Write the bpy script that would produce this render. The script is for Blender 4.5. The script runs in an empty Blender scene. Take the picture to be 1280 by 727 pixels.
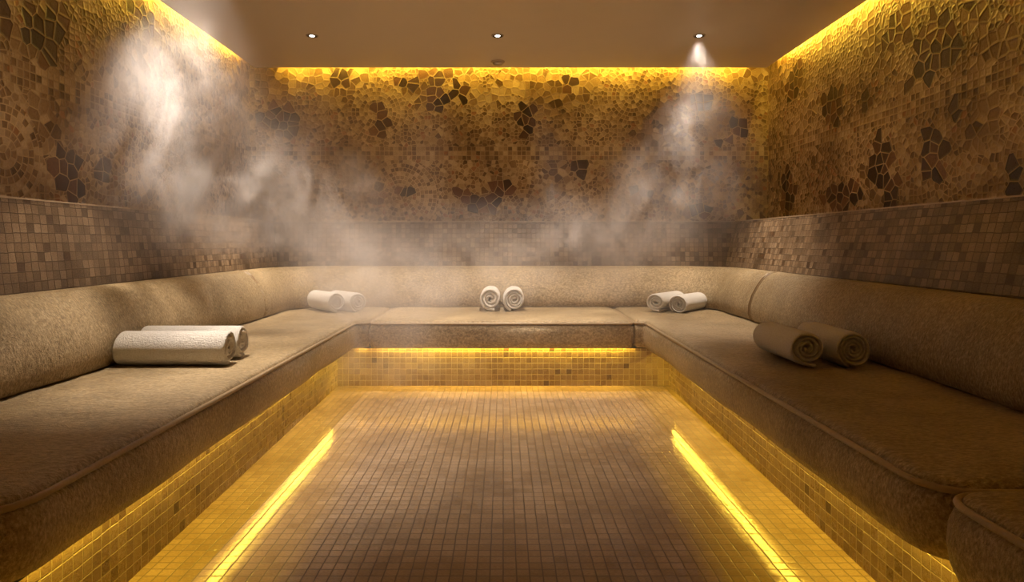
import bpy, bmesh, math, random
from mathutils import Vector, Matrix
random.seed(7)
sc = bpy.context.scene
COL = sc.collection
PI = math.pi
F = 800.0                                  # focal length in pixels of the 1280 px wide frame
VX, VY = 629.0, 303.0                      # vanishing point of the room's long axis
EYE = 1.0

# ------------------------------------------------------------------ node helpers
class E:
    """A number or a socket; arithmetic on it builds math nodes."""
    def __init__(s, nt, v): s.nt, s.v = nt, v
    def _m(s, op, *a):
        n = s.nt.nodes.new('ShaderNodeMath'); n.operation = op
        for i, x in enumerate((s,) + a):
            x = x.v if isinstance(x, E) else x
            if isinstance(x, (int, float)): n.inputs[i].default_value = x
            else: s.nt.links.new(x, n.inputs[i])
        return E(s.nt, n.outputs[0])
    def __add__(s, o): return s._m('ADD', o)
    def __radd__(s, o): return s._m('ADD', o)
    def __sub__(s, o): return s._m('SUBTRACT', o)
    def __rsub__(s, o): return E(s.nt, o)._m('SUBTRACT', s)
    def __mul__(s, o): return s._m('MULTIPLY', o)
    def __rmul__(s, o): return s._m('MULTIPLY', o)
    def __truediv__(s, o): return s._m('DIVIDE', o)
    def __rtruediv__(s, o): return E(s.nt, o)._m('DIVIDE', s)
    def floor(s): return s._m('FLOOR')
    def fract(s): return s._m('FRACT')
    def min(s, o): return s._m('MINIMUM', o)
    def max(s, o): return s._m('MAXIMUM', o)
    def lt(s, o): return s._m('LESS_THAN', o)
    def gt(s, o): return s._m('GREATER_THAN', o)
    def pow(s, o): return s._m('POWER', o)
    def sqrt(s): return s._m('SQRT')
    def exp(s): return s._m('EXPONENT')
    def smooth(s, a, b, c=0.0, d=1.0):
        n = s.nt.nodes.new('ShaderNodeMapRange'); n.interpolation_type = 'SMOOTHSTEP'
        s.nt.links.new(s.v, n.inputs[0])
        for i, x in enumerate((a, b, c, d)): n.inputs[i+1].default_value = x
        return E(s.nt, n.outputs[0])
def lerp(a, b, t): return a + (b - a) * t
def emin(*a):
    r = a[0]
    for x in a[1:]: r = r.min(x)
    return r
def cell_edge(f, g): return emin(f, 1 - f, g, 1 - g)

class Mat:
    def __init__(s, name):
        s.m = bpy.data.materials.new(name); s.m.use_nodes = True
        s.nt = s.m.node_tree; s.nt.nodes.clear()
        s.out = s.nt.nodes.new('ShaderNodeOutputMaterial')
    def n(s, t, **k):
        x = s.nt.nodes.new(t)
        for a, b in k.items(): setattr(x, a, b)
        return x
    def l(s, a, b): s.nt.links.new(a.v if isinstance(a, E) else a, b)
    def bsdf(s):
        s.b = s.n('ShaderNodeBsdfPrincipled'); s.l(s.b.outputs[0], s.out.inputs[0]); return s.b
    def uv(s):
        t = s.n('ShaderNodeUVMap'); t.uv_map = 'UVMap'
        x = s.n('ShaderNodeSeparateXYZ'); s.l(t.outputs[0], x.inputs[0])
        return E(s.nt, x.outputs[0]), E(s.nt, x.outputs[1])
    def vec(s, x, y, z=0.0):
        c = s.n('ShaderNodeCombineXYZ')
        for i, a in enumerate((x, y, z)):
            if isinstance(a, E): s.l(a, c.inputs[i])
            else: c.inputs[i].default_value = a
        return c.outputs[0]
    def noise(s, v, scale, detail=3, rough=.55, dist=0, out=0):
        n = s.n('ShaderNodeTexNoise'); s.l(v, n.inputs['Vector'])
        n.inputs['Scale'].default_value = scale; n.inputs['Detail'].default_value = detail
        n.inputs['Roughness'].default_value = rough; n.inputs['Distortion'].default_value = dist
        return E(s.nt, n.outputs[0]) if out == 0 else n.outputs['Color']
    def white(s, v):
        n = s.n('ShaderNodeTexWhiteNoise'); n.noise_dimensions = '2D'; s.l(v, n.inputs['Vector'])
        x = s.n('ShaderNodeSeparateColor'); s.l(n.outputs['Color'], x.inputs[0])
        return E(s.nt, n.outputs['Value']), E(s.nt, x.outputs[0]), E(s.nt, x.outputs[1])
    def ramp(s, f, stops, interp='LINEAR'):
        n = s.n('ShaderNodeValToRGB'); n.color_ramp.interpolation = interp; s.l(f, n.inputs[0])
        cr = n.color_ramp
        while len(cr.elements) < len(stops): cr.elements.new(.5)
        for e, (p, c) in zip(cr.elements, stops): e.position = p; e.color = (*c, 1)
        return n.outputs[0]
    def mix(s, f, a, b, mode='MIX'):
        n = s.n('ShaderNodeMix', data_type='RGBA', blend_type=mode)
        for x, i in ((f, 0), (a, 6), (b, 7)):
            if isinstance(x, E): s.l(x, n.inputs[i])
            elif isinstance(x, (int, float)): n.inputs[i].default_value = x
            elif isinstance(x, tuple): n.inputs[i].default_value = (*x, 1)
            else: s.l(x, n.inputs[i])
        return n.outputs[2]
    def bump(s, h, dist, strength=1.0):
        n = s.n('ShaderNodeBump'); n.inputs['Distance'].default_value = dist
        n.inputs['Strength'].default_value = strength
        s.l(h, n.inputs['Height']); s.l(n.outputs[0], s.b.inputs['Normal'])
    def set(s, **k):
        for a, v in k.items():
            i = s.b.inputs[a.replace('_', ' ')]
            if isinstance(v, E) or isinstance(v, bpy.types.NodeSocket): s.l(v, i)
            else: i.default_value = (*v, 1) if isinstance(v, tuple) else v

PITCH = .040
def mosaic(name, stops, grout, gw=.05, rough=(.12, .38), tilt=.10, bump=.0035, streak=.25, dark=.05, wob=.03, spec=.5, var=.30):
    m = Mat(name); m.bsdf()
    u, v = m.uv(); p = m.vec(u, v)
    w = m.noise(p, 14, 2) - .5; w2 = m.noise(m.vec(u + 7.3, v), 14, 2) - .5
    gu = u / PITCH + w * (wob * 6); gv = v / PITCH + w2 * (wob * 6)
    cu, cv = gu.floor(), gv.floor(); fu, fv = gu.fract(), gv.fract()
    ed = cell_edge(fu, fv)
    r, r1, r2 = m.white(m.vec(cu, cv))
    mask = ed.smooth(gw * .6, gw * 1.6)
    fine = m.noise(m.vec(u * 1.0, v * 2.5), 95, 3, .7)
    blot = m.noise(p, 3.2, 3)
    f = r * var + .1 + (.30 - var) * .5 + fine * (streak + .35) - .1 + (blot - .5) * .7
    c = m.ramp(f, stops)
    dk = r1.lt(dark)
    c = m.mix(dk * (r2 * .4 + .35), c, (.07, .035, .016))
    c = m.mix(mask, grout, c)
    m.set(Base_Color=c)
    ro = m.noise(p, 60, 3, .6) * (rough[1] - rough[0]) + rough[0] + r2 * (rough[1] - rough[0]) * .4
    m.set(Roughness=lerp(E(m.nt, .6), ro, mask))
    m.set(Specular_IOR_Level=spec)
    h = mask * .55 + ((r1 - .5) * fu + (r2 - .5) * fv) * (tilt * 10) * mask * .5 + fine * .30 + m.noise(p, 35, 2) * .25
    m.bump(h, bump)
    return m.m

TAN = [(.12, (.20, .115, .055)), (.35, (.34, .22, .12)), (.6, (.46, .33, .20)), (.85, (.60, .46, .31))]
M = {}
M['floor'] = mosaic('floor_mosaic', [(.12, (.16, .105, .058)), (.42, (.27, .19, .115)), (.75, (.40, .30, .20))],
                    (.11, .07, .04), gw=.05, rough=(.015, .05), tilt=.006, bump=.0006, dark=.0, wob=.02, spec=.3, var=.14)
M['riser'] = mosaic('riser_mosaic', [(.12, (.15, .09, .045)), (.35, (.26, .17, .09)), (.6, (.36, .26, .15)), (.85, (.48, .36, .23))], (.52, .42, .27), gw=.04, dark=.025)
M['wain'] = mosaic('wainscot_mosaic', [(.2, (.08, .05, .026)), (.42, (.18, .12, .070)), (.6, (.27, .185, .11)), (.82, (.42, .31, .20))],
                   (.11, .07, .04), gw=.035, rough=(.2, .45), dark=.08, wob=.05)

def stone(name, patches, rosettes, arcs=()):
    """Crazy-paved stone mosaic with dark inlaid stones, radial rosettes and one straight tile course."""
    m = Mat(name); m.bsdf()
    u, v = m.uv(); p = m.vec(u, v)
    dn = m.noise(p, 6, 2) - .5
    def vor(scale, rnd, off=0.0):
        a = m.n('ShaderNodeTexVoronoi', voronoi_dimensions='2D', feature='F1')
        b = m.n('ShaderNodeTexVoronoi', voronoi_dimensions='2D', feature='DISTANCE_TO_EDGE')
        vv = m.vec(u + off, v)
        for q in (a, b):
            m.l(vv, q.inputs['Vector']); q.inputs['Scale'].default_value = scale; q.inputs['Randomness'].default_value = rnd
        x = m.n('ShaderNodeSeparateXYZ'); m.l(a.outputs['Position'], x.inputs[0])
        c = m.n('ShaderNodeSeparateColor'); m.l(a.outputs['Color'], c.inputs[0])
        return (E(m.nt, c.outputs[0]), E(m.nt, b.outputs['Distance']) / scale * scale / scale,
                E(m.nt, x.outputs[0]), E(m.nt, x.outputs[1]), E(m.nt, c.outputs[1]))
    rs, es, _, _, rs2 = vor(29, .9)
    rl, el, px, py, rl2 = vor(13.5, .9)
    rm, em, qx, qy, _ = vor(17, .9, 3.7)
    # whole stones are picked by their own centre
    big = None
    for (cx, cy, ax, ay) in patches:
        d = ((px - cx) / ax) * ((px - cx) / ax) + ((py - cy) / ay) * ((py - cy) / ay)
        big = d if big is None else big.min(d)
    big = big.lt(1.0)
    mid = (m.noise(m.vec(qx, qy), 2.3, 1) + qy.smooth(2.0, 2.35, 0, .12)).gt(.61)
    rnd, edge = lerp(rs, rm, mid), lerp(es, em, mid)
    for (cx, cy, R) in rosettes:
        du, dv = u - cx, v - cy
        r = (du * du + dv * dv).sqrt()
        k = (r / .036).floor(); fr = (r / .036).fract()
        n = ((k + .5) * (2 * PI))._m('ROUND')
        a = (dv._m('ARCTAN2', du) / (2 * PI) + .5) * n
        e = cell_edge(fr, a.fract()) * .036
        w, w1, _ = m.white(m.vec(k + cx * 13, a.floor()))
        s = r.lt(R)
        rnd, edge = lerp(rnd, w, s), lerp(edge, e, s)
    # straight course
    gu, gv = u / PITCH, v / PITCH
    w, w1, _ = m.white(m.vec(gu.floor(), gv.floor()))
    s = v.gt(1.72) * v.lt(1.84)
    rnd, edge = lerp(rnd, w, s), lerp(edge, cell_edge(gu.fract(), gv.fract()) * PITCH, s)
    edge = lerp(edge, el, big)
    mask = edge.smooth(.0012, .0042)
    fine = m.noise(m.vec(u * 1.6, v), 70, 4, .7)
    blot = m.noise(p, 1.7, 3)
    c = m.ramp(rnd * .60 + fine * .45 - .10 + (blot - .5) * .8,
               [(.05, (.085, .045, .020)), (.3, (.22, .13, .062)), (.55, (.36, .24, .125)), (.85, (.60, .45, .28))])
    acc = rs2.gt(.955) * (1 - mid)
    c = m.mix(acc * .6, c, (.34, .13, .05))
    dkc = m.ramp(rl * .7 + fine * .4, [(.1, (.028, .016, .012)), (.5, (.075, .040, .026)), (.8, (.15, .070, .038)), (.97, (.26, .13, .06))])
    c = m.mix(big, c, dkc)
    c = m.mix(mask, m.ramp(blot, [(.35, (.22, .14, .075)), (.65, (.62, .46, .27))]), c)
    m.set(Base_Color=c)
    m.set(Roughness=lerp(E(m.nt, .55), fine * .35 + .15, mask))
    h = edge.smooth(0, .012) * .8 + fine * .35 + rnd * .35 + m.noise(p, 22, 3) * .5
    m.bump(h, .0028)
    return m.m

# pixel -> wall coordinates (used only to find where the dark inlays sit on each wall)
YB, XL, XR = 5.60, -2.22, 2.32
def on_back(x, y, rx, ry): k = YB / F; return ((x - VX) * k, EYE + (VY - y) * k, rx * k, ry * k)
def on_side(X):
    def f(x, y, rx, ry):
        Y = X * F / (x - VX); k = Y / F
        return (Y, EYE + (VY - y) * k, rx * abs(Y / (x - VX)), ry * k)
    return f
lw, rw = on_side(XL), on_side(XR)
back_p = [on_back(*a) for a in [(545,118,13,24), (512,106,20,9), (548,96,24,8), (573,112,10,14), (657,150,12,22), (472,136,14,9), (478,158,13,13), (350,150,26,20),
    (425,100,14,12), (710,105,9,9), (596,253,24,12), (627,232,18,12), (576,240,14,8), (870,125,20,11), (925,158,12,11), (905,176,15,6),
    (868,262,17,14), (470,243,13,14), (502,238,16,10), (725,210,15,8), (800,240,14,9)]]
left_p = [lw(*a) for a in [(8,18,12,26), (40,28,16,30), (60,55,12,30), (85,215,20,34), (72,22,12,24), (170,15,14,16), (185,30,8,16), (130,220,10,14), (235,240,12,26)]]
right_p = [rw(*a) for a in [(993,105,10,24), (1040,132,14,26), (985,240,9,30), (1050,245,24,20), (1102,205,14,36), (1112,238,12,26), (1165,190,16,34), (1192,145,10,14),
    (1172,55,30,40), (1122,35,20,26), (1150,95,22,14), (1268,225,12,32), (1084,125,9,12)]]
M['stone_back'] = stone('stone_back', back_p, [(on_back(500,245,0,0)[0], on_back(500,245,0,0)[1], .34), (on_back(470,140,0,0)[0], on_back(470,140,0,0)[1], .25), (on_back(655,262,0,0)[0], on_back(655,262,0,0)[1], .2), (on_back(790,120,0,0)[0], on_back(790,120,0,0)[1], .25)])
M['stone_left'] = stone('stone_left', left_p, [(2.85, 1.40, .24)])
M['stone_right'] = stone('stone_right', right_p, [(2.75, 1.38, .22), (3.55, 2.15, .25)])

def simple(name, col, rough=.5, metal=0, noise=0, nscale=40, bump=0):
    m = Mat(name); m.bsdf(); m.set(Base_Color=col, Roughness=rough, Metallic=metal)
    if noise or bump:
        t = m.n('ShaderNodeTexCoord')
        n = m.noise(t.outputs['Object'], nscale, 4, .6)
        if noise: m.set(Base_Color=m.mix(n, tuple(c * (1 - noise) for c in col), tuple(min(1, c * (1 + noise)) for c in col)))
        if bump: m.bump(n, bump)
    return m.m
M['plaster'] = simple('ceiling_plaster', (.78, .66, .50), .45, 0, .05, 3, .002)
M['edge'] = simple('edge_trim', (.55, .42, .28), .25, .3)
M['metal'] = simple('brushed_metal', (.55, .50, .44), .35, 1)
M['black'] = simple('black_baffle', (.02, .018, .016), .4)
M['housing'] = simple('pale_housing', (.6, .5, .4), .4)
M['board'] = simple('seat_board', (.10, .07, .04), .6)
def emit(name, col, s):
    m = Mat(name); e = m.n('ShaderNodeEmission'); e.inputs[0].default_value = (*col, 1); e.inputs[1].default_value = s
    m.l(e.outputs[0], m.out.inputs[0]); return m.m
M['lens'] = emit('lamp_lens', (1, .93, .86), 22)
M['ledtape'] = emit('led_tape', (1, .55, .03), 6)

def vinyl(name):
    m = Mat(name); m.bsdf()
    t = m.n('ShaderNodeTexCoord'); o = t.outputs['Object']
    mp = m.n('ShaderNodeMapping'); m.l(o, mp.inputs[0]); mp.inputs['Scale'].default_value = (1, 2.2, 1.2)
    a = m.noise(mp.outputs[0], 60, 4, .75)
    big = m.noise(o, 2.2, 3)
    drop = m.noise(o, 260, 2, .5)
    c = m.ramp(a * .75 + big * .3 - .02, [(.36, (.14, .095, .045)), (.5, (.33, .245, .135)), (.64, (.58, .455, .28))])
    m.set(Base_Color=c)
    m.set(Roughness=a * .3 + .20)
    fold = m.noise(mp.outputs[0], 5.5, 2, .5, .6)
    m.bump(a * .6 + drop * .45 + fold * 1.3, .009)
    return m.m
M['vinyl'] = vinyl('cushion_vinyl')
M['piping'] = simple('piping_vinyl', (.34, .25, .15), .35, 0, .2, 80, .002)
def terry():
    m = Mat('terry_towelling'); m.bsdf()
    t = m.n('ShaderNodeTexCoord'); o = t.outputs['Object']
    a = m.noise(o, 170, 3, .7); b = m.noise(o, 30, 3)
    m.set(Base_Color=m.ramp(a, [(.3, (.74, .70, .66)), (.6, (.90, .88, .86))]), Roughness=.95, Sheen_Weight=.3)
    m.bump(a * .9 + b * .6, .012); return m.m
M['terry'] = terry()

# ------------------------------------------------------------------ object helpers
def link(o, parent=None):
    COL.objects.link(o)
    if parent: o.parent = parent
    return o
def from_bm(name, bm, mat, parent=None, smooth=True, loc=(0, 0, 0)):
    me = bpy.data.meshes.new(name); bm.normal_update(); bm.to_mesh(me); bm.free()
    for x in (mat if isinstance(mat, (list, tuple)) else [mat]): me.materials.append(x)
    if smooth:
        for p in me.polygons: p.use_smooth = True
    o = link(bpy.data.objects.new(name, me), parent); o.location = loc
    return o
def thing(name, label, cat, loc=(0, 0, 0), rz=0, group=None):
    o = link(bpy.data.objects.new(name, None)); o.location = loc; o.rotation_euler = (0, 0, rz)
    o.empty_display_size = .1
    return tag(o, label, cat, group)
def tag(o, label=None, cat=None, group=None, kind=None):
    for k, v in (('label', label), ('category', cat), ('group', group), ('kind', kind)):
        if v: o[k] = v
    return o
def quads(bm, faces, uvf=None, mi=0):
    """faces: lists of 4 coordinates; uvf maps a coordinate to metres on the surface."""
    lay = bm.loops.layers.uv.get('UVMap') or bm.loops.layers.uv.new('UVMap')
    for f in faces:
        fc = bm.faces.new([bm.verts.new(c) for c in f]); fc.material_index = mi
        if uvf:
            for lp in fc.loops: lp[lay].uv = uvf(lp.vert.co)
def box(bm, x0, x1, y0, y1, z0, z1):
    r = bmesh.ops.create_cube(bm, size=1)
    for v in r['verts']: v.co = Vector((x0 + (v.co.x + .5) * (x1 - x0), y0 + (v.co.y + .5) * (y1 - y0), z0 + (v.co.z + .5) * (z1 - z0)))
def tube(bm, pts, r, closed=False, seg=8):
    rings = []; n = len(pts)
    for i, p in enumerate(pts):
        a = pts[(i - 1) % n] if closed or i else p; b = pts[(i + 1) % n] if closed or i < n - 1 else p
        t = (Vector(b) - Vector(a)).normalized(); s = t.cross(Vector((0, 0, 1))).normalized(); w = s.cross(t)
        rings.append([bm.verts.new(Vector(p) + s * r * math.cos(2 * PI * k / seg) + w * r * math.sin(2 * PI * k / seg)) for k in range(seg)])
    for i in range(n if closed else n - 1):
        A, B = rings[i], rings[(i + 1) % n]
        for k in range(seg): bm.faces.new([A[k], A[(k + 1) % seg], B[(k + 1) % seg], B[k]])
    if not closed: bm.faces.new(rings[0][::-1]); bm.faces.new(rings[-1])
def lathe(bm, prof, seg=32, c=(0, 0, 0)):
    rings = [[bm.verts.new((c[0] + r * math.cos(2 * PI * k / seg), c[1] + r * math.sin(2 * PI * k / seg), c[2] + z)) for k in range(seg)] for r, z in prof]
    for A, B in zip(rings, rings[1:]):
        for k in range(seg): bm.faces.new([A[k], A[(k + 1) % seg], B[(k + 1) % seg], B[k]])
    return rings

# ------------------------------------------------------------------ the room
Y0 = -1.2
ZC = 2.49          # underside of the dropped ceiling
ZT = 2.78          # slab above the cove
ZL = 1.18          # top of the tiled wainscot
# wainscot plan: bottom (z .80) and top positions
LB, LT = -1.93, -1.98
RB, RT = 1.90, 2.00
BB, BT = 5.485, 5.51
def wall(name, prof_lo, prof_hi, X, mat, side):
    """profile: vertical below .8, leaning out to the ledge, the ledge, then the upper wall."""
    bm = bmesh.new()
    uv = {'l': lambda c: (c.y, c.z), 'r': lambda c: (c.y, c.z), 'b': lambda c: (c.x, c.z), 'f': lambda c: (c.x, c.z)}[side]
    uvt = {'l': lambda c: (c.y, c.x), 'r': lambda c: (c.y, c.x), 'b': lambda c: (c.x, c.y), 'f': lambda c: (c.x, c.y)}[side]
    if side in 'lr':
        s = 1 if side == 'l' else -1
        ends = lambda yb: (Y0, yb)
        rows = [(prof_lo, 0, BB), (prof_lo, .80, BB), (prof_hi, ZL, BT), (X, ZL, YB), (X, ZT, YB)]
        for i, (a, b) in enumerate(zip(rows, rows[1:])):
            f = [(a[0], Y0, a[1]), (a[0], a[2], a[1]), (b[0], b[2], b[1]), (b[0], Y0, b[1])]
            if side == 'l': f = f[::-1]
            quads(bm, [f], uvt if i == 2 else uv, 0 if i < 3 else 1)
    else:
        rows = [(BB, 0, LB, RB), (BB, .80, LB, RB), (BT, ZL, LT, RT), (YB, ZL, XL, XR), (YB, ZT, XL, XR)]
        for i, (a, b) in enumerate(zip(rows, rows[1:])):
            f = [(a[2], a[0], a[1]), (b[2], b[0], b[1]), (b[3], b[0], b[1]), (a[3], a[0], a[1])]
            quads(bm, [f], uvt if i == 2 else uv, 0 if i < 3 else 1)
    o = from_bm(name, bm, [M['wain'], mat], smooth=False)
    return tag(o, kind='structure')
wall('wall_left', LB, LT, XL, M['stone_left'], 'l')
wall('wall_right', RB, RT, XR, M['stone_right'], 'r')
wall('wall_back', BB, BT, YB, M['stone_back'], 'b')
bm = bmesh.new(); quads(bm, [[(XL, Y0, 0), (XR, Y0, 0), (XR, Y0, ZT), (XL, Y0, ZT)]], lambda c: (c.x, c.z))
tag(from_bm('wall_front', bm, M['wain'], smooth=False), kind='structure')
# slim edge strip along the wainscot
bm = bmesh.new()
e = .004
for a, b in (((LT, Y0, ZL), (LT, BT, ZL)), ((LT, BT, ZL), (RT, BT, ZL)), ((RT, Y0, ZL), (RT, BT, ZL))):
    x0, x1 = min(a[0], b[0]) - e, max(a[0], b[0]) + e; y0, y1 = min(a[1], b[1]) - e, max(a[1], b[1]) + e
    box(bm, x0, x1, y0, y1, ZL - .003, ZL + .004)
tag(from_bm('trim_1', bm, M['edge'], smooth=False), kind='structure')

bm = bmesh.new(); quads(bm, [[(-2.3, Y0, 0), (2.4, Y0, 0), (2.4, 5.7, 0), (-2.3, 5.7, 0)]], lambda c: (c.x, c.y))
tag(from_bm('floor', bm, M['floor'], smooth=False), kind='structure')

# dropped ceiling with a cove gap along three walls, pierced by the downlights
CE = (-2.115, 2.215, 5.455)
DL = [(-1.377, 4.61), (-.04, 4.61), (1.412, 4.61), (-1.377, 2.85), (-.04, -.75), (-.04, 3.5)]
bm = bmesh.new()
quads(bm, [[(CE[0], Y0, ZC), (CE[0], CE[2], ZC), (CE[1] + .03, CE[2], ZC), (CE[1], Y0, ZC)]])
g = bmesh.ops.extrude_face_region(bm, geom=bm.faces[:])
for v in [q for q in g['geom'] if isinstance(q, bmesh.types.BMVert)]: v.co.z += .06
bmesh.ops.recalc_face_normals(bm, faces=bm.faces)
box(bm, XL - .02, XR + .02, Y0, YB + .02, ZT, ZT + .05)
tag(from_bm('ceiling', bm, M['plaster'], smooth=False), kind='structure')

# ------------------------------------------------------------------ bench base
def rxr(Y): return 1.06 + .0215 * Y          # right riser plane
def rxl(Y): return -(1.07 + .0195 * Y)       # left riser plane
YR = 4.47
ZB = .292                                      # top of the base
base = thing('bench_base', 'mosaic-tiled plinth running in a U under the bench cushions', 'bench base', (0, 4.6, 0))
def part(name, bm, mat, root, smooth=True):
    o = from_bm(name, bm, mat, root, smooth)
    o.data.transform(Matrix.Translation(-root.location)); return o
T = .06
def riser(a, b, ta, tb, uvf):
    bm = bmesh.new()
    a, b, ta, tb = Vector(a), Vector(b), Vector(ta), Vector(tb); up = Vector((0, 0, ZB))
    quads(bm, [[a, b, b + up, a + up], [tb, ta, ta + up, tb + up], [a + up, b + up, tb + up, ta + up]], uvf)
    part('riser_panel', bm, M['riser'], base, False)
riser((rxl(Y0), Y0, 0), (rxl(YR), YR, 0), (rxl(Y0) - T, Y0, 0), (rxl(YR) - T, YR + T, 0), lambda c: (c.y, c.z + .001))
riser((rxl(YR), YR, 0), (rxr(YR), YR, 0), (rxl(YR) - T, YR + T, 0), (rxr(YR) + T, YR + T, 0), lambda c: (c.x, c.z + .001))
riser((rxr(YR), YR, 0), (rxr(Y0), Y0, 0), (rxr(YR) + T, YR + T, 0), (rxr(Y0) + T, Y0, 0), lambda c: (c.y, c.z + .001))
# seat boards carrying the cushions
bm = bmesh.new()
def slab(bm, pts, z0, z1):
    lo = [bm.verts.new((x, y, z0)) for x, y in pts]; hi = [bm.verts.new((x, y, z1)) for x, y in pts]
    bm.faces.new(lo[::-1]); bm.faces.new(hi)
    for i in range(len(pts)): j = (i + 1) % len(pts); bm.faces.new([lo[i], lo[j], hi[j], hi[i]])
slab(bm, [(-1.07, Y0), (rxl(Y0) * 1.0, Y0), (LB, Y0), (LB, BB), (RB, BB), (RB, Y0), (1.00, Y0), (1.03, 4.40), (-1.07, 4.40)], ZB + .001, ZB + .012)
part('seat_board', bm, M['board'], base, False)
# narrow lip profiles that hide the light strips
LIPS = []
def lip(a, b, w, name='light_lip'):
    bm = bmesh.new(); a, b = Vector((*a, 0)), Vector((*b, 0)); d = (b - a).normalized(); n = Vector((-d.y, d.x, 0)) * w
    pts = [a, b, b + n, a + n]
    if (pts[1] - pts[0]).cross(pts[2] - pts[1]).z < 0: pts = pts[::-1]
    slab(bm, [(p.x, p.y) for p in pts], .268, ZB + .001); part(name, bm, M['black'], base, False)
lip((rxr(Y0) - .045, Y0), (rxr(4.42) - .045, 4.42), .006)
lip((rxl(Y0) + .045, Y0), (rxl(4.42) + .045, 4.42), -.006)
lip((rxl(YR) + .03, YR - .032), (rxr(YR) - .03, YR - .032), -.006)

# ------------------------------------------------------------------ LED strips
AMBER = (1.0, .645, .06)
def area(name, loc, rot, sx, sy, power, col, parent=None):
    L = bpy.data.lights.new(name, 'AREA'); L.shape = 'RECTANGLE'; L.size = sx; L.size_y = sy; L.energy = power; L.color = col
    o = link(bpy.data.objects.new(name, L), parent); o.location = loc; o.rotation_euler = rot; return o
def led(name, a, b, z, power, label, group, tilt=0.0, w=.008, tape_up=.004, spread=PI):
    """amber tape between a and b facing down; tilt leans its light about its own length"""
    a, b = Vector((*a, z)), Vector((*b, z)); mid = (a + b) / 2; d = b - a
    ang = math.atan2(d.y, d.x)
    t = thing(name, label, 'light strip', mid, ang, group)
    bm = bmesh.new(); box(bm, -d.length / 2, d.length / 2, -.005, .005, tape_up - .002, tape_up)
    from_bm('tape', bm, M['housing'], t, False)
    L = area('glow', (0, 0, 0), (tilt, 0, 0), d.length, w, power, AMBER, t)
    L.data.spread = spread
    return t
G1 = 'amber light strips under the bench'
PW = 1.0
led('light_strip', (rxl(Y0) + .012, Y0 + .1), (rxl(4.35) + .012, 4.30), .2885, 17 * PW, 'amber light strip under the left bench cushions', G1, w=.006, tape_up=.003)
led('light_strip', (rxl(YR) + .14, YR - .007), (rxr(YR) - .22, YR - .007), .2885, 13 * PW, 'amber light strip under the back bench cushion', G1, w=.006, tape_up=.003)
led('light_strip', (rxr(Y0) - .012, Y0 + .1), (rxr(4.35) - .012, 4.30), .2885, 19 * PW, 'amber light strip under the right bench cushions', G1, w=.006, tape_up=.003)
G2 = 'amber light strips in the ceiling cove'
led('cove_strip', (CE[0] - .035, Y0 + .1), (CE[0] - .035, 5.40), 2.60, 27 * PW, 'amber cove light washing down the left wall', G2, w=.02, tilt=1.0)
led('cove_strip', (-1.95, CE[2] + .045), (2.12, CE[2] + .045), 2.58, 23 * PW, 'amber cove light washing down the back wall', G2, w=.02, tilt=1.1)
led('cove_strip', (CE[1] + .035, Y0 + .1), (CE[1] + .05, 5.40), 2.60, 48 * PW, 'amber cove light washing down the right wall', G2, w=.02, tilt=-1.0)

# ------------------------------------------------------------------ downlights
WHITE = (1.0, .835, .655)
def downlight(i, x, y, power, label, size=76, blend=.95):
    t = thing('downlight', label, 'ceiling light', (x, y, ZC), 0, 'small recessed ceiling downlights')
    bm = bmesh.new(); lathe(bm, [(.036, -.004), (.037, -.006), (.043, -.005), (.045, -.0005), (.045, .0)])
    from_bm('trim_ring', bm, M['metal'], t)
    bm = bmesh.new(); lathe(bm, [(.037, -.005), (.034, -.0045), (.016, -.003)])
    from_bm('baffle', bm, M['black'], t)
    bm = bmesh.new(); r = lathe(bm, [(.017, -.0032), (.012, -.0045), (.004, -.005)]); bm.faces.new(r[-1])
    from_bm('lens', bm, M['lens'], t)
    L = bpy.data.lights.new('lamp', 'SPOT'); L.energy = power; L.color = WHITE; L.spot_size = math.radians(size); L.spot_blend = blend; L.shadow_soft_size = .022
    o = link(bpy.data.objects.new('lamp', L), t); o.location = (0, 0, -.03)
    return t
downlight(0, *DL[0], 250, 'small round recessed downlight nearest the left wall, above back bench')
downlight(1, *DL[1], 255, 'small round recessed downlight in the middle of the ceiling, above the pair of white towels')
downlight(2, *DL[2], 195, 'small round recessed downlight with a wisp of steam below it')
downlight(3, *DL[3], 300, 'recessed downlight above the left bench towels', 60, 1.0)
downlight(5, *DL[5], 150, 'added fill downlight out of view above the middle of the floor', 72, .95)  # added unseen lamp, brightens the back cushion's front face and the mid floor
downlight(4, *DL[4], 260, 'added fill downlight behind the camera near the front wall', 76, .8)  # added unseen lamp behind the camera, lifts the room's ambient bounce
t = thing('smoke_detector', 'small round ceiling fitting close to the back cove light', 'detector', (-.045, 5.27, ZC))
bm = bmesh.new(); lathe(bm, [(.058, 0), (.058, -.008), (.050, -.012)]); from_bm('base_ring', bm, M['housing'], t)
bm = bmesh.new(); r = lathe(bm, [(.044, -.011), (.044, -.018), (.036, -.030), (.018, -.036), (.004, -.037)]); bm.faces.new(r[-1]); from_bm('cover', bm, M['metal'], t)

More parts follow.
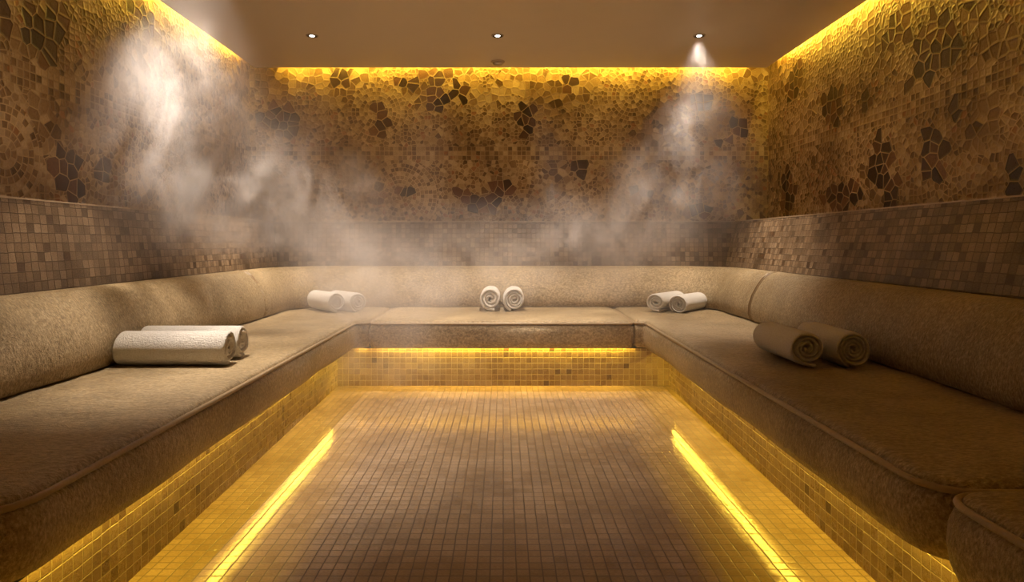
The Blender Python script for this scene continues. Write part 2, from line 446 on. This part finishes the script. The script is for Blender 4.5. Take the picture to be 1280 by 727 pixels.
# ------------------------------------------------------------------ cushions
def smooth_outline(pts, radii, step=.04):
    """closed polygon (CCW) with each corner filleted; returns dense points"""
    n = len(pts); out = []
    P = [Vector(p) for p in pts]
    for i in range(n):
        a, b, c = P[i - 1], P[i], P[(i + 1) % n]
        u, v = (a - b).normalized(), (c - b).normalized(); r = radii[i]
        ang = u.angle(v); d = min(r / math.tan(ang / 2), (a - b).length * .48, (c - b).length * .48) if abs(ang - PI) > .01 else 0
        s, e_ = b + u * d, b + v * d
        if d < .002: out.append(b); continue
        for k in range(9):
            t = k / 8; out.append((1 - t) ** 2 * s + 2 * t * (1 - t) * b + t * t * e_)
    dense = []
    for i, p in enumerate(out):
        q = out[(i + 1) % len(out)]; L = (q - p).length; k = max(1, int(L / step))
        for j in range(k): dense.append(p.lerp(q, j / k))
    return dense
def normals(pts):
    n = len(pts); N = []
    for i in range(n):
        t = (pts[(i + 1) % n] - pts[i - 1]).normalized(); N.append(Vector((t.y, -t.x)))   # outward for CCW
    return N
ZS, ZBOT = .447, .280
def seat_cushion(label, pts, radii, loc, seed=0):
    rnd = random.Random(seed)
    out = smooth_outline(pts, radii); N = normals(out)
    t = thing('seat_cushion', label, 'cushion', loc, 0, 'beige bench seat cushions')
    prof = [(.044, .306), (.040, .296), (.032, ZBOT + .002), (.020, ZBOT), (.004, ZBOT + .008), (-.008, ZBOT + .035), (-.015, ZBOT + .08), (-.012, ZBOT + .12), (-.004, ZS - .018), (.006, ZS - .010), (.010, ZS - .001), (.012, ZS + .006), (.018, ZS + .013),
            (.026, ZS + .017), (.035, ZS + .019)]
    bm = bmesh.new(); rings = []
    ph = [rnd.uniform(0, 6) for _ in range(3)]
    for d, z in prof:
        ring = []
        for i, (p, nn) in enumerate(zip(out, N)):
            s = i * .04
            w = .0035 * math.sin(s * 5.1 + ph[0]) + .003 * math.sin(s * 9.7 + ph[1])
            bulge = w if -.02 < d < .005 and z < ZS - .02 else w * .25
            q = p - nn * (d + bulge)
            ring.append(bm.verts.new((q.x - loc[0], q.y - loc[1], z - loc[2])))
        rings.append(ring)
    n = len(out)
    for A, B in zip(rings, rings[1:]):
        for i in range(n): j = (i + 1) % n; bm.faces.new([A[i], A[j], B[j], B[i]])
    bm.faces.new(rings[0][::-1]); cap = [bm.faces.new(rings[-1])]
    xs = [v.co.x for v in rings[-1]]; ys = [v.co.y for v in rings[-1]]
    for ax, lo, hi, st in ((0, min(xs), max(xs), .045), (1, min(ys), max(ys), .03)):
        k = lo + st
        while k < hi - .01:
            es = list({e_ for f in cap for e_ in f.edges})
            co_, no_ = [0, 0, rings[-1][0].co.z], [0, 0, 0]; co_[ax] = k; no_[ax] = 1
            g = bmesh.ops.bisect_plane(bm, geom=cap + es + list({v for f in cap for v in f.verts}), plane_co=co_, plane_no=no_, dist=1e-6)
            cap = [x for x in g['geom'] if isinstance(x, bmesh.types.BMFace)]
            k += st
    edge_pts = [Vector((v.co.x, v.co.y)) for v in rings[-1]]
    rim = set(rings[-1])
    from mathutils import noise as mn
    for v in {v for f in cap for v in f.verts}:
        dd = min((Vector((v.co.x, v.co.y)) - q).length for q in edge_pts)
        f_ = min(1, dd / .12); f_ = f_ * (2 - f_)
        wx, wy = v.co.x + loc[0], v.co.y + loc[1]
        v.co.z += f_ * (.003 + .0045 * mn.noise(Vector((wx * 2.2, wy * 9 + wx * 3, seed))) + .004 * mn.noise(Vector((wx * 3, wy * 3, seed + 9))))
    from_bm('cover', bm, M['vinyl'], t)
    bm = bmesh.new()
    tube(bm, [Vector((p.x - nn.x * .002 - loc[0], p.y - nn.y * .002 - loc[1], ZS - .001 - loc[2])) for p, nn in zip(out, N)], .0085, True)
    from_bm('piping', bm, M['piping'], t)
    return t
def cxr(Y): return .945 + .006 * Y
CXL = -1.01
SB = 5.40       # how far the seat runs under the backrest
YE = 1.415
# right: CCW
seat_cushion('long beige seat cushion on the right bench, under the two dim towels',
    [(cxr(YE), YE), (1.78, YE), (1.82, SB), (.915, SB), (.90, 4.385), (cxr(4.36), 4.375)], [.12, .05, .05, .045, .03, .045], (1.35, 3.2, ZBOT), 1)
seat_cushion('short beige seat cushion in the right foreground corner, cut off by the frame',
    [(cxr(.2), .1), (1.78, .1), (1.78, YE - .01), (cxr(YE), YE - .01)], [.1, .05, .05, .10], (1.35, .7, ZBOT), 2)
seat_cushion('long beige seat cushion on the left bench, under the large bright towels',
    [(CXL, YE - .12), (CXL, 4.375), (-.915, 4.385), (-.93, SB), (-1.82, SB), (-1.82, YE - .12)], [.12, .045, .03, .045, .05, .05], (-1.35, 3.2, ZBOT), 3)
seat_cushion('beige seat cushion in the left foreground corner, only a sliver in view',
    [(CXL, .1), (CXL, YE - .13), (-1.82, YE - .13), (-1.82, .1)], [.1, .10, .05, .05], (-1.35, .7, ZBOT), 4)
seat_cushion('wide beige seat cushion on the back bench between the two side benches',
    [(-.905, 4.36), (.888, 4.36), (.905, SB), (-.92, SB)], [.045, .045, .05, .05], (0, 4.9, ZBOT), 5)

# backrests: one profile swept along the wall
BP = [(.10, .458), (.0, .460), (-.028, .480), (-.042, .52), (-.040, .58), (-.020, .645), (.015, .71), (.055, .765), (.095, .793), (.135, .803), (.165, .802), (.178, .795), (.180, .70), (.18, .475)]
def backrest(label, path, loc, seed=0):
    """path: plan points of the seat/back junction, outward side on the left hand"""
    P = [Vector(p) for p in path]; n = len(P)
    t = thing('backrest_cushion', label, 'cushion', loc, 0, 'rounded beige backrest cushions')
    bm = bmesh.new(); rings = []; L = [0]
    for i in range(1, n): L.append(L[-1] + (P[i] - P[i - 1]).length)
    for i, p in enumerate(P):
        a, b = P[max(0, i - 1)], P[min(n - 1, i + 1)]; tg = (b - a).normalized(); nn = Vector((-tg.y, tg.x))
        dist = min(L[i], L[-1] - L[i]); sh = math.sqrt(max(0, 1 - (1 - min(1, dist / .035)) ** 2)) if dist < .035 else 1
        sh = .86 + .14 * sh
        w = .006 * math.sin(L[i] * 3.1 + seed) + .004 * math.sin(L[i] * 7.3 + seed * 2)
        ring = []
        for d, z in BP:
            dd = .075 + (d - .075) * sh; zz = .62 + (z - .62) * sh
            q = p + nn * (dd + (w if z < .75 else 0))
            ring.append(bm.verts.new((q.x - loc[0], q.y - loc[1], zz - loc[2])))
        rings.append(ring)
    k = len(BP)
    for A, B in zip(rings, rings[1:]):
        for i in range(k): j = (i + 1) % k; bm.faces.new([A[i], B[i], B[j], A[j]])
    bm.faces.new(rings[0]); bm.faces.new(rings[-1][::-1])
    bmesh.ops.recalc_face_normals(bm, faces=bm.faces)
    from_bm('cover', bm, M['vinyl'], t)
    for r_i, nm in ((0, 'piping'), (n - 1, 'piping')):
        a, b = (P[0], P[1]) if r_i == 0 else (P[-2], P[-1]); tg = (b - a).normalized(); nn = Vector((-tg.y, tg.x)); q0 = P[r_i] + (tg * .014 if r_i == 0 else -tg * .014)
        bm = bmesh.new()
        pts = [Vector((q0.x + nn.x * (.075 + (d - .075) * .985) - loc[0], q0.y + nn.y * (.075 + (d - .075) * .985) - loc[1], .62 + (z - .62) * .985 - loc[2])) for d, z in BP[1:12]]
        # sweep by hand: ring in the plane across the profile
        rr = []
        for i, p in enumerate(pts):
            a2, b2 = pts[max(0, i - 1)], pts[min(len(pts) - 1, i + 1)]; tt = (b2 - a2).normalized(); s = Vector((tg.x, tg.y, 0)); w2 = tt.cross(s)
            rr.append([bm.verts.new(p + s * .006 * math.cos(c * PI / 3) + w2 * .006 * math.sin(c * PI / 3)) for c in range(6)])
        for A, B in zip(rr, rr[1:]):
            for c in range(6): bm.faces.new([A[c], A[(c + 1) % 6], B[(c + 1) % 6], B[c]])
        from_bm(nm, bm, M['piping'], t)
    return t
def lin(a, b, step=.05):
    a, b = Vector(a), Vector(b); k = max(2, int((b - a).length / step))
    base_ = [a.lerp(b, i / k) for i in range(k + 1)]
    # extra rings at both ends for the rounded ends
    tg = (b - a).normalized()
    return sorted(set([tuple(p) for p in base_] + [tuple(a + tg * q) for q in (.006, .014, .024, .036)] + [tuple(b - tg * q) for q in (.006, .014, .024, .036)]), key=lambda p: (Vector(p) - a).length)
JL = -1.715
def jr(Y): return 1.60 + .022 * Y
JB = 5.29
YSL, YSR = 4.50, 4.30
backrest('long rounded backrest cushion along the left wall', lin((JL, YE - .1), (JL, YSL)), (JL, 2.9, .45), 1)
backrest('rounded backrest cushion in the left foreground beside the left wall', lin((JL, -.3), (JL, YE - .11)), (JL, .7, .45), 2)
backrest('long rounded backrest cushion along the right wall', lin((jr(YSR), YSR), (jr(YE) , YE)), (1.68, 2.9, .45), 3)
backrest('rounded backrest cushion in the right foreground beside the right wall', lin((jr(YE - .01), YE - .01), (jr(-.3), -.3)), (1.62, .7, .45), 4)
R = .36
path = lin((JL, YSL + .004), (JL, JB - R))
for k in range(1, 12):
    a = PI - k / 12 * PI / 2; path.append((JL + R + R * math.cos(a), JB - R + R * math.sin(a)))
xr = jr(5.0)
path += [tuple(p) for p in lin((JL + R, JB), (xr - R, JB))][::1]
for k in range(1, 12):
    a = PI / 2 - k / 12 * PI / 2; path.append((xr - R + R * math.cos(a), JB - R + R * math.sin(a)))
path += lin((xr, JB - R), (jr(YSR + .004), YSR + .004))
q = [path[0]]
for p in path[1:]:
    if (Vector(p) - Vector(q[-1])).length > .003: q.append(p)
backrest('curved backrest cushion wrapping the back bench and both back corners', q, (0, JB, .45), 5)

# ------------------------------------------------------------------ rolled towels
ZTOP = ZS + .022
def towel(label, group, x, y, ang, L, r, turns=3.3, end=-.25, squash=1.0, tail=0.0, seed=0):
    """front face centre at (x, y); axis runs back by L at angle ang from +Y (positive = leaning left)"""
    r *= 1.05; phase = (end - turns) * 2 * PI
    th = r / (turns + .55)
    N = int(turns * 26)
    mid = []
    for i in range(N + 1):
        t = i / N; a = phase + t * turns * 2 * PI; rr = th * .45 + (r - th * .95) * t
        wob = 1 + .035 * math.sin(a * 2.0 + seed) * t
        mid.append(Vector((rr * math.cos(a) * wob, rr * math.sin(a) * squash * wob)))
    if tail:
        d = (mid[-1] - mid[-2]).normalized(); 
        for k in range(1, 5): mid.append(mid[-1] + d * tail / 4)
    n = len(mid); outer, inner = [], []
    for i, p in enumerate(mid):
        a, b = mid[max(0, i - 1)], mid[min(n - 1, i + 1)]; tg = (b - a).normalized(); nn = Vector((tg.y, -tg.x))
        h = th * .43
        outer.append(p + nn * h); inner.append(p - nn * h)
    zmin = min(p.y for p in outer)
    sec = [(p, 1) for p in outer] + [(p, -1) for p in inner[::-1]]
    tw = thing('rolled_towel', label, 'towel', (x, y, ZTOP), ang, group)
    bm = bmesh.new(); rings = []
    cols = [(0, .25), (.004, .65), (.010, .9), (.018, 1.0)] + [(.018 + (L - .036) * k / 8, 1.0) for k in range(1, 8)] + [(L - .018, 1), (L - .010, .9), (L - .004, .65), (L, .25)]
    mm = [m_ for m_ in mid] + [m_ for m_ in mid[::-1]]
    for d, s in cols:
        ring = []
        for i, ((p, _), c) in enumerate(zip(sec, mm)):
            q = c + (p - c) * s
            rad = q.length / r
            jx = .004 * math.sin(i * .37 + seed) + .008 * (1 - rad) * (-1 if d < L / 2 else 1) * -1
            yy = d + (jx if d < .02 or d > L - .02 else 0)
            sag = .0025 * math.sin(d * 17 + seed) * rad
            ring.append(bm.verts.new((q.x * (1 + sag), yy, q.y - zmin + .001)))
        rings.append(ring)
    k = len(sec)
    for A, B in zip(rings, rings[1:]):
        for i in range(k): j = (i + 1) % k; bm.faces.new([A[i], A[j], B[j], B[i]])
    for rg, rev in ((rings[0], False), (rings[-1], True)):
        for i in range(n - 1):
            f = [rg[i], rg[i + 1], rg[k - 2 - i], rg[k - 1 - i]]
            bm.faces.new(f[::-1] if not rev else f)
    bmesh.ops.recalc_face_normals(bm, faces=bm.faces)
    # the soft core that closes the middle of the roll
    from_bm('towel_roll', bm, M['terry'], tw)
    return tw
GT = 'rolled white towels on the bench'
towel('large bright rolled white towel on the left bench, front of its pair', GT, -1.185, 2.785, PI / 2, .475, .077, 3.4, -.25, 1.0, seed=1)
towel('large bright rolled white towel on the left bench, half hidden behind its pair', GT, -1.200, 2.960, PI / 2, .455, .077, 3.2, -.2, 1.02, seed=2)
a = math.radians(40)
towel('small rolled white towel in the back left corner, left one of the pair', GT, -1.254, 4.84, a, .40, .077, 3.2, -.25, 1.02, seed=3)
towel('small rolled white towel in the back left corner, right one of the pair', GT, -1.100, 4.87, a, .40, .078, 3.4, -.3, .98, seed=4)
towel('rolled white towel on the middle of the back bench, left one of the pair', GT, -.098, 4.93, 0, .34, .089, 3.0, -.25, .97, seed=5, tail=.03)
towel('rolled white towel on the middle of the back bench, right one of the pair', GT, .086, 4.93, 0, .34, .089, 3.6, -.3, 1.02, seed=6)
towel('rolled white towel in the back right corner, left one with a flattened spiral', GT, 1.160, 4.88, -a, .40, .080, 2.8, -.25, .9, seed=7, tail=.03)
towel('rolled white towel in the back right corner, right one of the pair', GT, 1.322, 4.84, -a, .40, .075, 3.8, -.35, 1.02, seed=8)
towel('dim rolled towel on the right bench, left one of the pair with a loose hem', GT, 1.290, 2.70, .02, .40, .079, 3.3, -.25, .95, seed=9, tail=.03)
towel('dim rolled towel on the right bench, right one of the pair by the backrest', GT, 1.483, 2.70, -.01, .40, .079, 4.2, -.3, 1.0, seed=10)

# ------------------------------------------------------------------ steam
def steam(name, label, x0, x1, y0, y1, z0, z1, blobs, base, nscale, dist, lo, hi, seed=0.0, stretch=(1, 1, 1)):
    """blobs: (x, y, z, rx, ry, rz, density) soft ellipsoids broken up by noise"""
    m = Mat(name); vol = m.n('ShaderNodeVolumePrincipled'); m.l(vol.outputs[0], m.out.inputs[1])
    vol.inputs['Color'].default_value = (.97, .94, .97, 1); vol.inputs['Anisotropy'].default_value = .25
    c = Vector(((x0 + x1) / 2, (y0 + y1) / 2, z0))
    t = m.n('ShaderNodeTexCoord'); s = m.n('ShaderNodeSeparateXYZ'); m.l(t.outputs['Object'], s.inputs[0])
    X, Y, Z = [E(m.nt, s.outputs[i]) for i in range(3)]
    nv = m.vec((X + seed) * stretch[0], Y * stretch[1], Z * stretch[2])
    n1 = m.noise(nv, nscale, 5, .62, dist)
    warp = (m.noise(m.vec(X + 5, Y + seed, Z), 1.6, 2) - .5) * .5
    X2, Z2 = X + warp, Z + warp * .6
    tot = None
    for bx, by, bz, rx, ry, rz, dn in blobs:
        q = [(X2 - (bx - c.x)) / rx, (Y - (by - c.y)) / ry, (Z2 - (bz - c.z)) / rz]
        g = (0 - (q[0] * q[0] + q[1] * q[1] + q[2] * q[2])).exp() * dn
        tot = g if tot is None else tot + g
    # fade to nothing at the sides of the volume
    w = (x1 - x0) / 2; h = z1 - z0; dpt = (y1 - y0) / 2
    fade = X._m('ABSOLUTE').smooth(w * .72, w, 1, 0) * Y._m('ABSOLUTE').smooth(dpt * .72, dpt, 1, 0) * Z.smooth(0, h * .12) * Z.smooth(h * .9, h, 1, 0)
    dens = (tot * n1.smooth(lo, hi) + base) * fade
    m.l(dens, vol.inputs['Density'])
    bm = bmesh.new(); box(bm, x0 - c.x, x1 - c.x, y0 - c.y, y1 - c.y, 0, z1 - z0)
    o = from_bm(name, bm, m.m, smooth=False, loc=c)
    tag(o, label, 'steam', kind='stuff'); return o
def at(px, py, Y): return ((px - VX) * Y / F, Y, EYE + (VY - py) * Y / F)
def bl(px, py, Y, rx, ry, rz, d): return (*at(px, py, Y), rx * Y / F, ry, rz * Y / F, d)
steam('steam_cloud', 'pale steam cloud drifting below the ceiling in front of the left wall', -1.92, -.25, 2.2, 4.45, .86, 2.44,
      [bl(215, 110, 3.1, 36, .35, 46, 8), bl(255, 175, 3.3, 50, .35, 55, 9), bl(310, 240, 3.6, 90, .45, 60, 11), bl(425, 245, 4.0, 36, .35, 30, 10), bl(150, 200, 2.8, 70, .3, 80, .8)],
      .05, 3.4, .9, .46, .68, 7.7, (1, 1, .7))
steam('steam_plume', 'pale steam plume below the right ceiling downlight', .15, 1.90, 4.0, 5.25, .86, 2.47,
      [bl(858, 165, 4.6, 26, .22, 35, 2.8), bl(810, 230, 4.6, 60, .3, 45, 4.5), bl(740, 280, 4.6, 90, .3, 32, 4)],
      .03, 4.0, 1.2, .45, .72, 6.1, (1, 1, .55))
steam('steam_wisp', 'small wisp of steam right under the right downlight', 1.13, 1.70, 4.41, 4.81, 2.10, 2.475,
      [bl(873, 62, 4.61, 30, .12, 24, .35)], 0, 13, 1.5, .50, .62, 3.3, (1, 1, .6))
steam('steam_mist', 'thin mist hanging over the back bench and backrest', -1.65, 1.55, 3.3, 5.22, .02, 1.34,
      [(-1.2, 4.4, .65, .7, .5, .35, 2.2), (-.7, 4.2, .2, .4, .4, .2, 1.2), (.0, 4.9, .75, 1.6, .35, .25, 1.2), (-1.1, 4.8, 1.0, .8, .4, .16, 1.0), (.85, 4.8, .98, .55, .4, .16, 1.1)],
      .05, 2.8, .9, .36, .70, 2.2)

# ------------------------------------------------------------------ camera and view
cam = bpy.data.cameras.new('camera'); co = link(bpy.data.objects.new('camera', cam))
co.location = (0, 0, EYE); co.rotation_euler = (PI / 2, 0, 0)
cam.sensor_width = 36; cam.lens = 36 * F / 1280
cam.shift_x = (640 - VX) / 1280; cam.shift_y = -(363.5 - VY) / 1280
cam.clip_start = .02
sc.camera = co
w = bpy.data.worlds.new('world'); sc.world = w; w.use_nodes = True
w.node_tree.nodes['Background'].inputs[0].default_value = (0, 0, 0, 1)
vs = sc.view_settings; vs.view_transform = 'Standard'; vs.look = 'None'; vs.gamma = 1; vs.exposure = .22; vs.use_curve_mapping = False
cy = sc.cycles
cy.max_bounces = 7; cy.diffuse_bounces = 3; cy.glossy_bounces = 3; cy.volume_bounces = 1; cy.transmission_bounces = 0
cy.volume_step_rate = 3.0; cy.volume_max_steps = 64; cy.adaptive_threshold = .03
cy.sample_clamp_indirect = 4; cy.sample_clamp_direct = 0; cy.caustics_reflective = False
cy.use_denoising = True
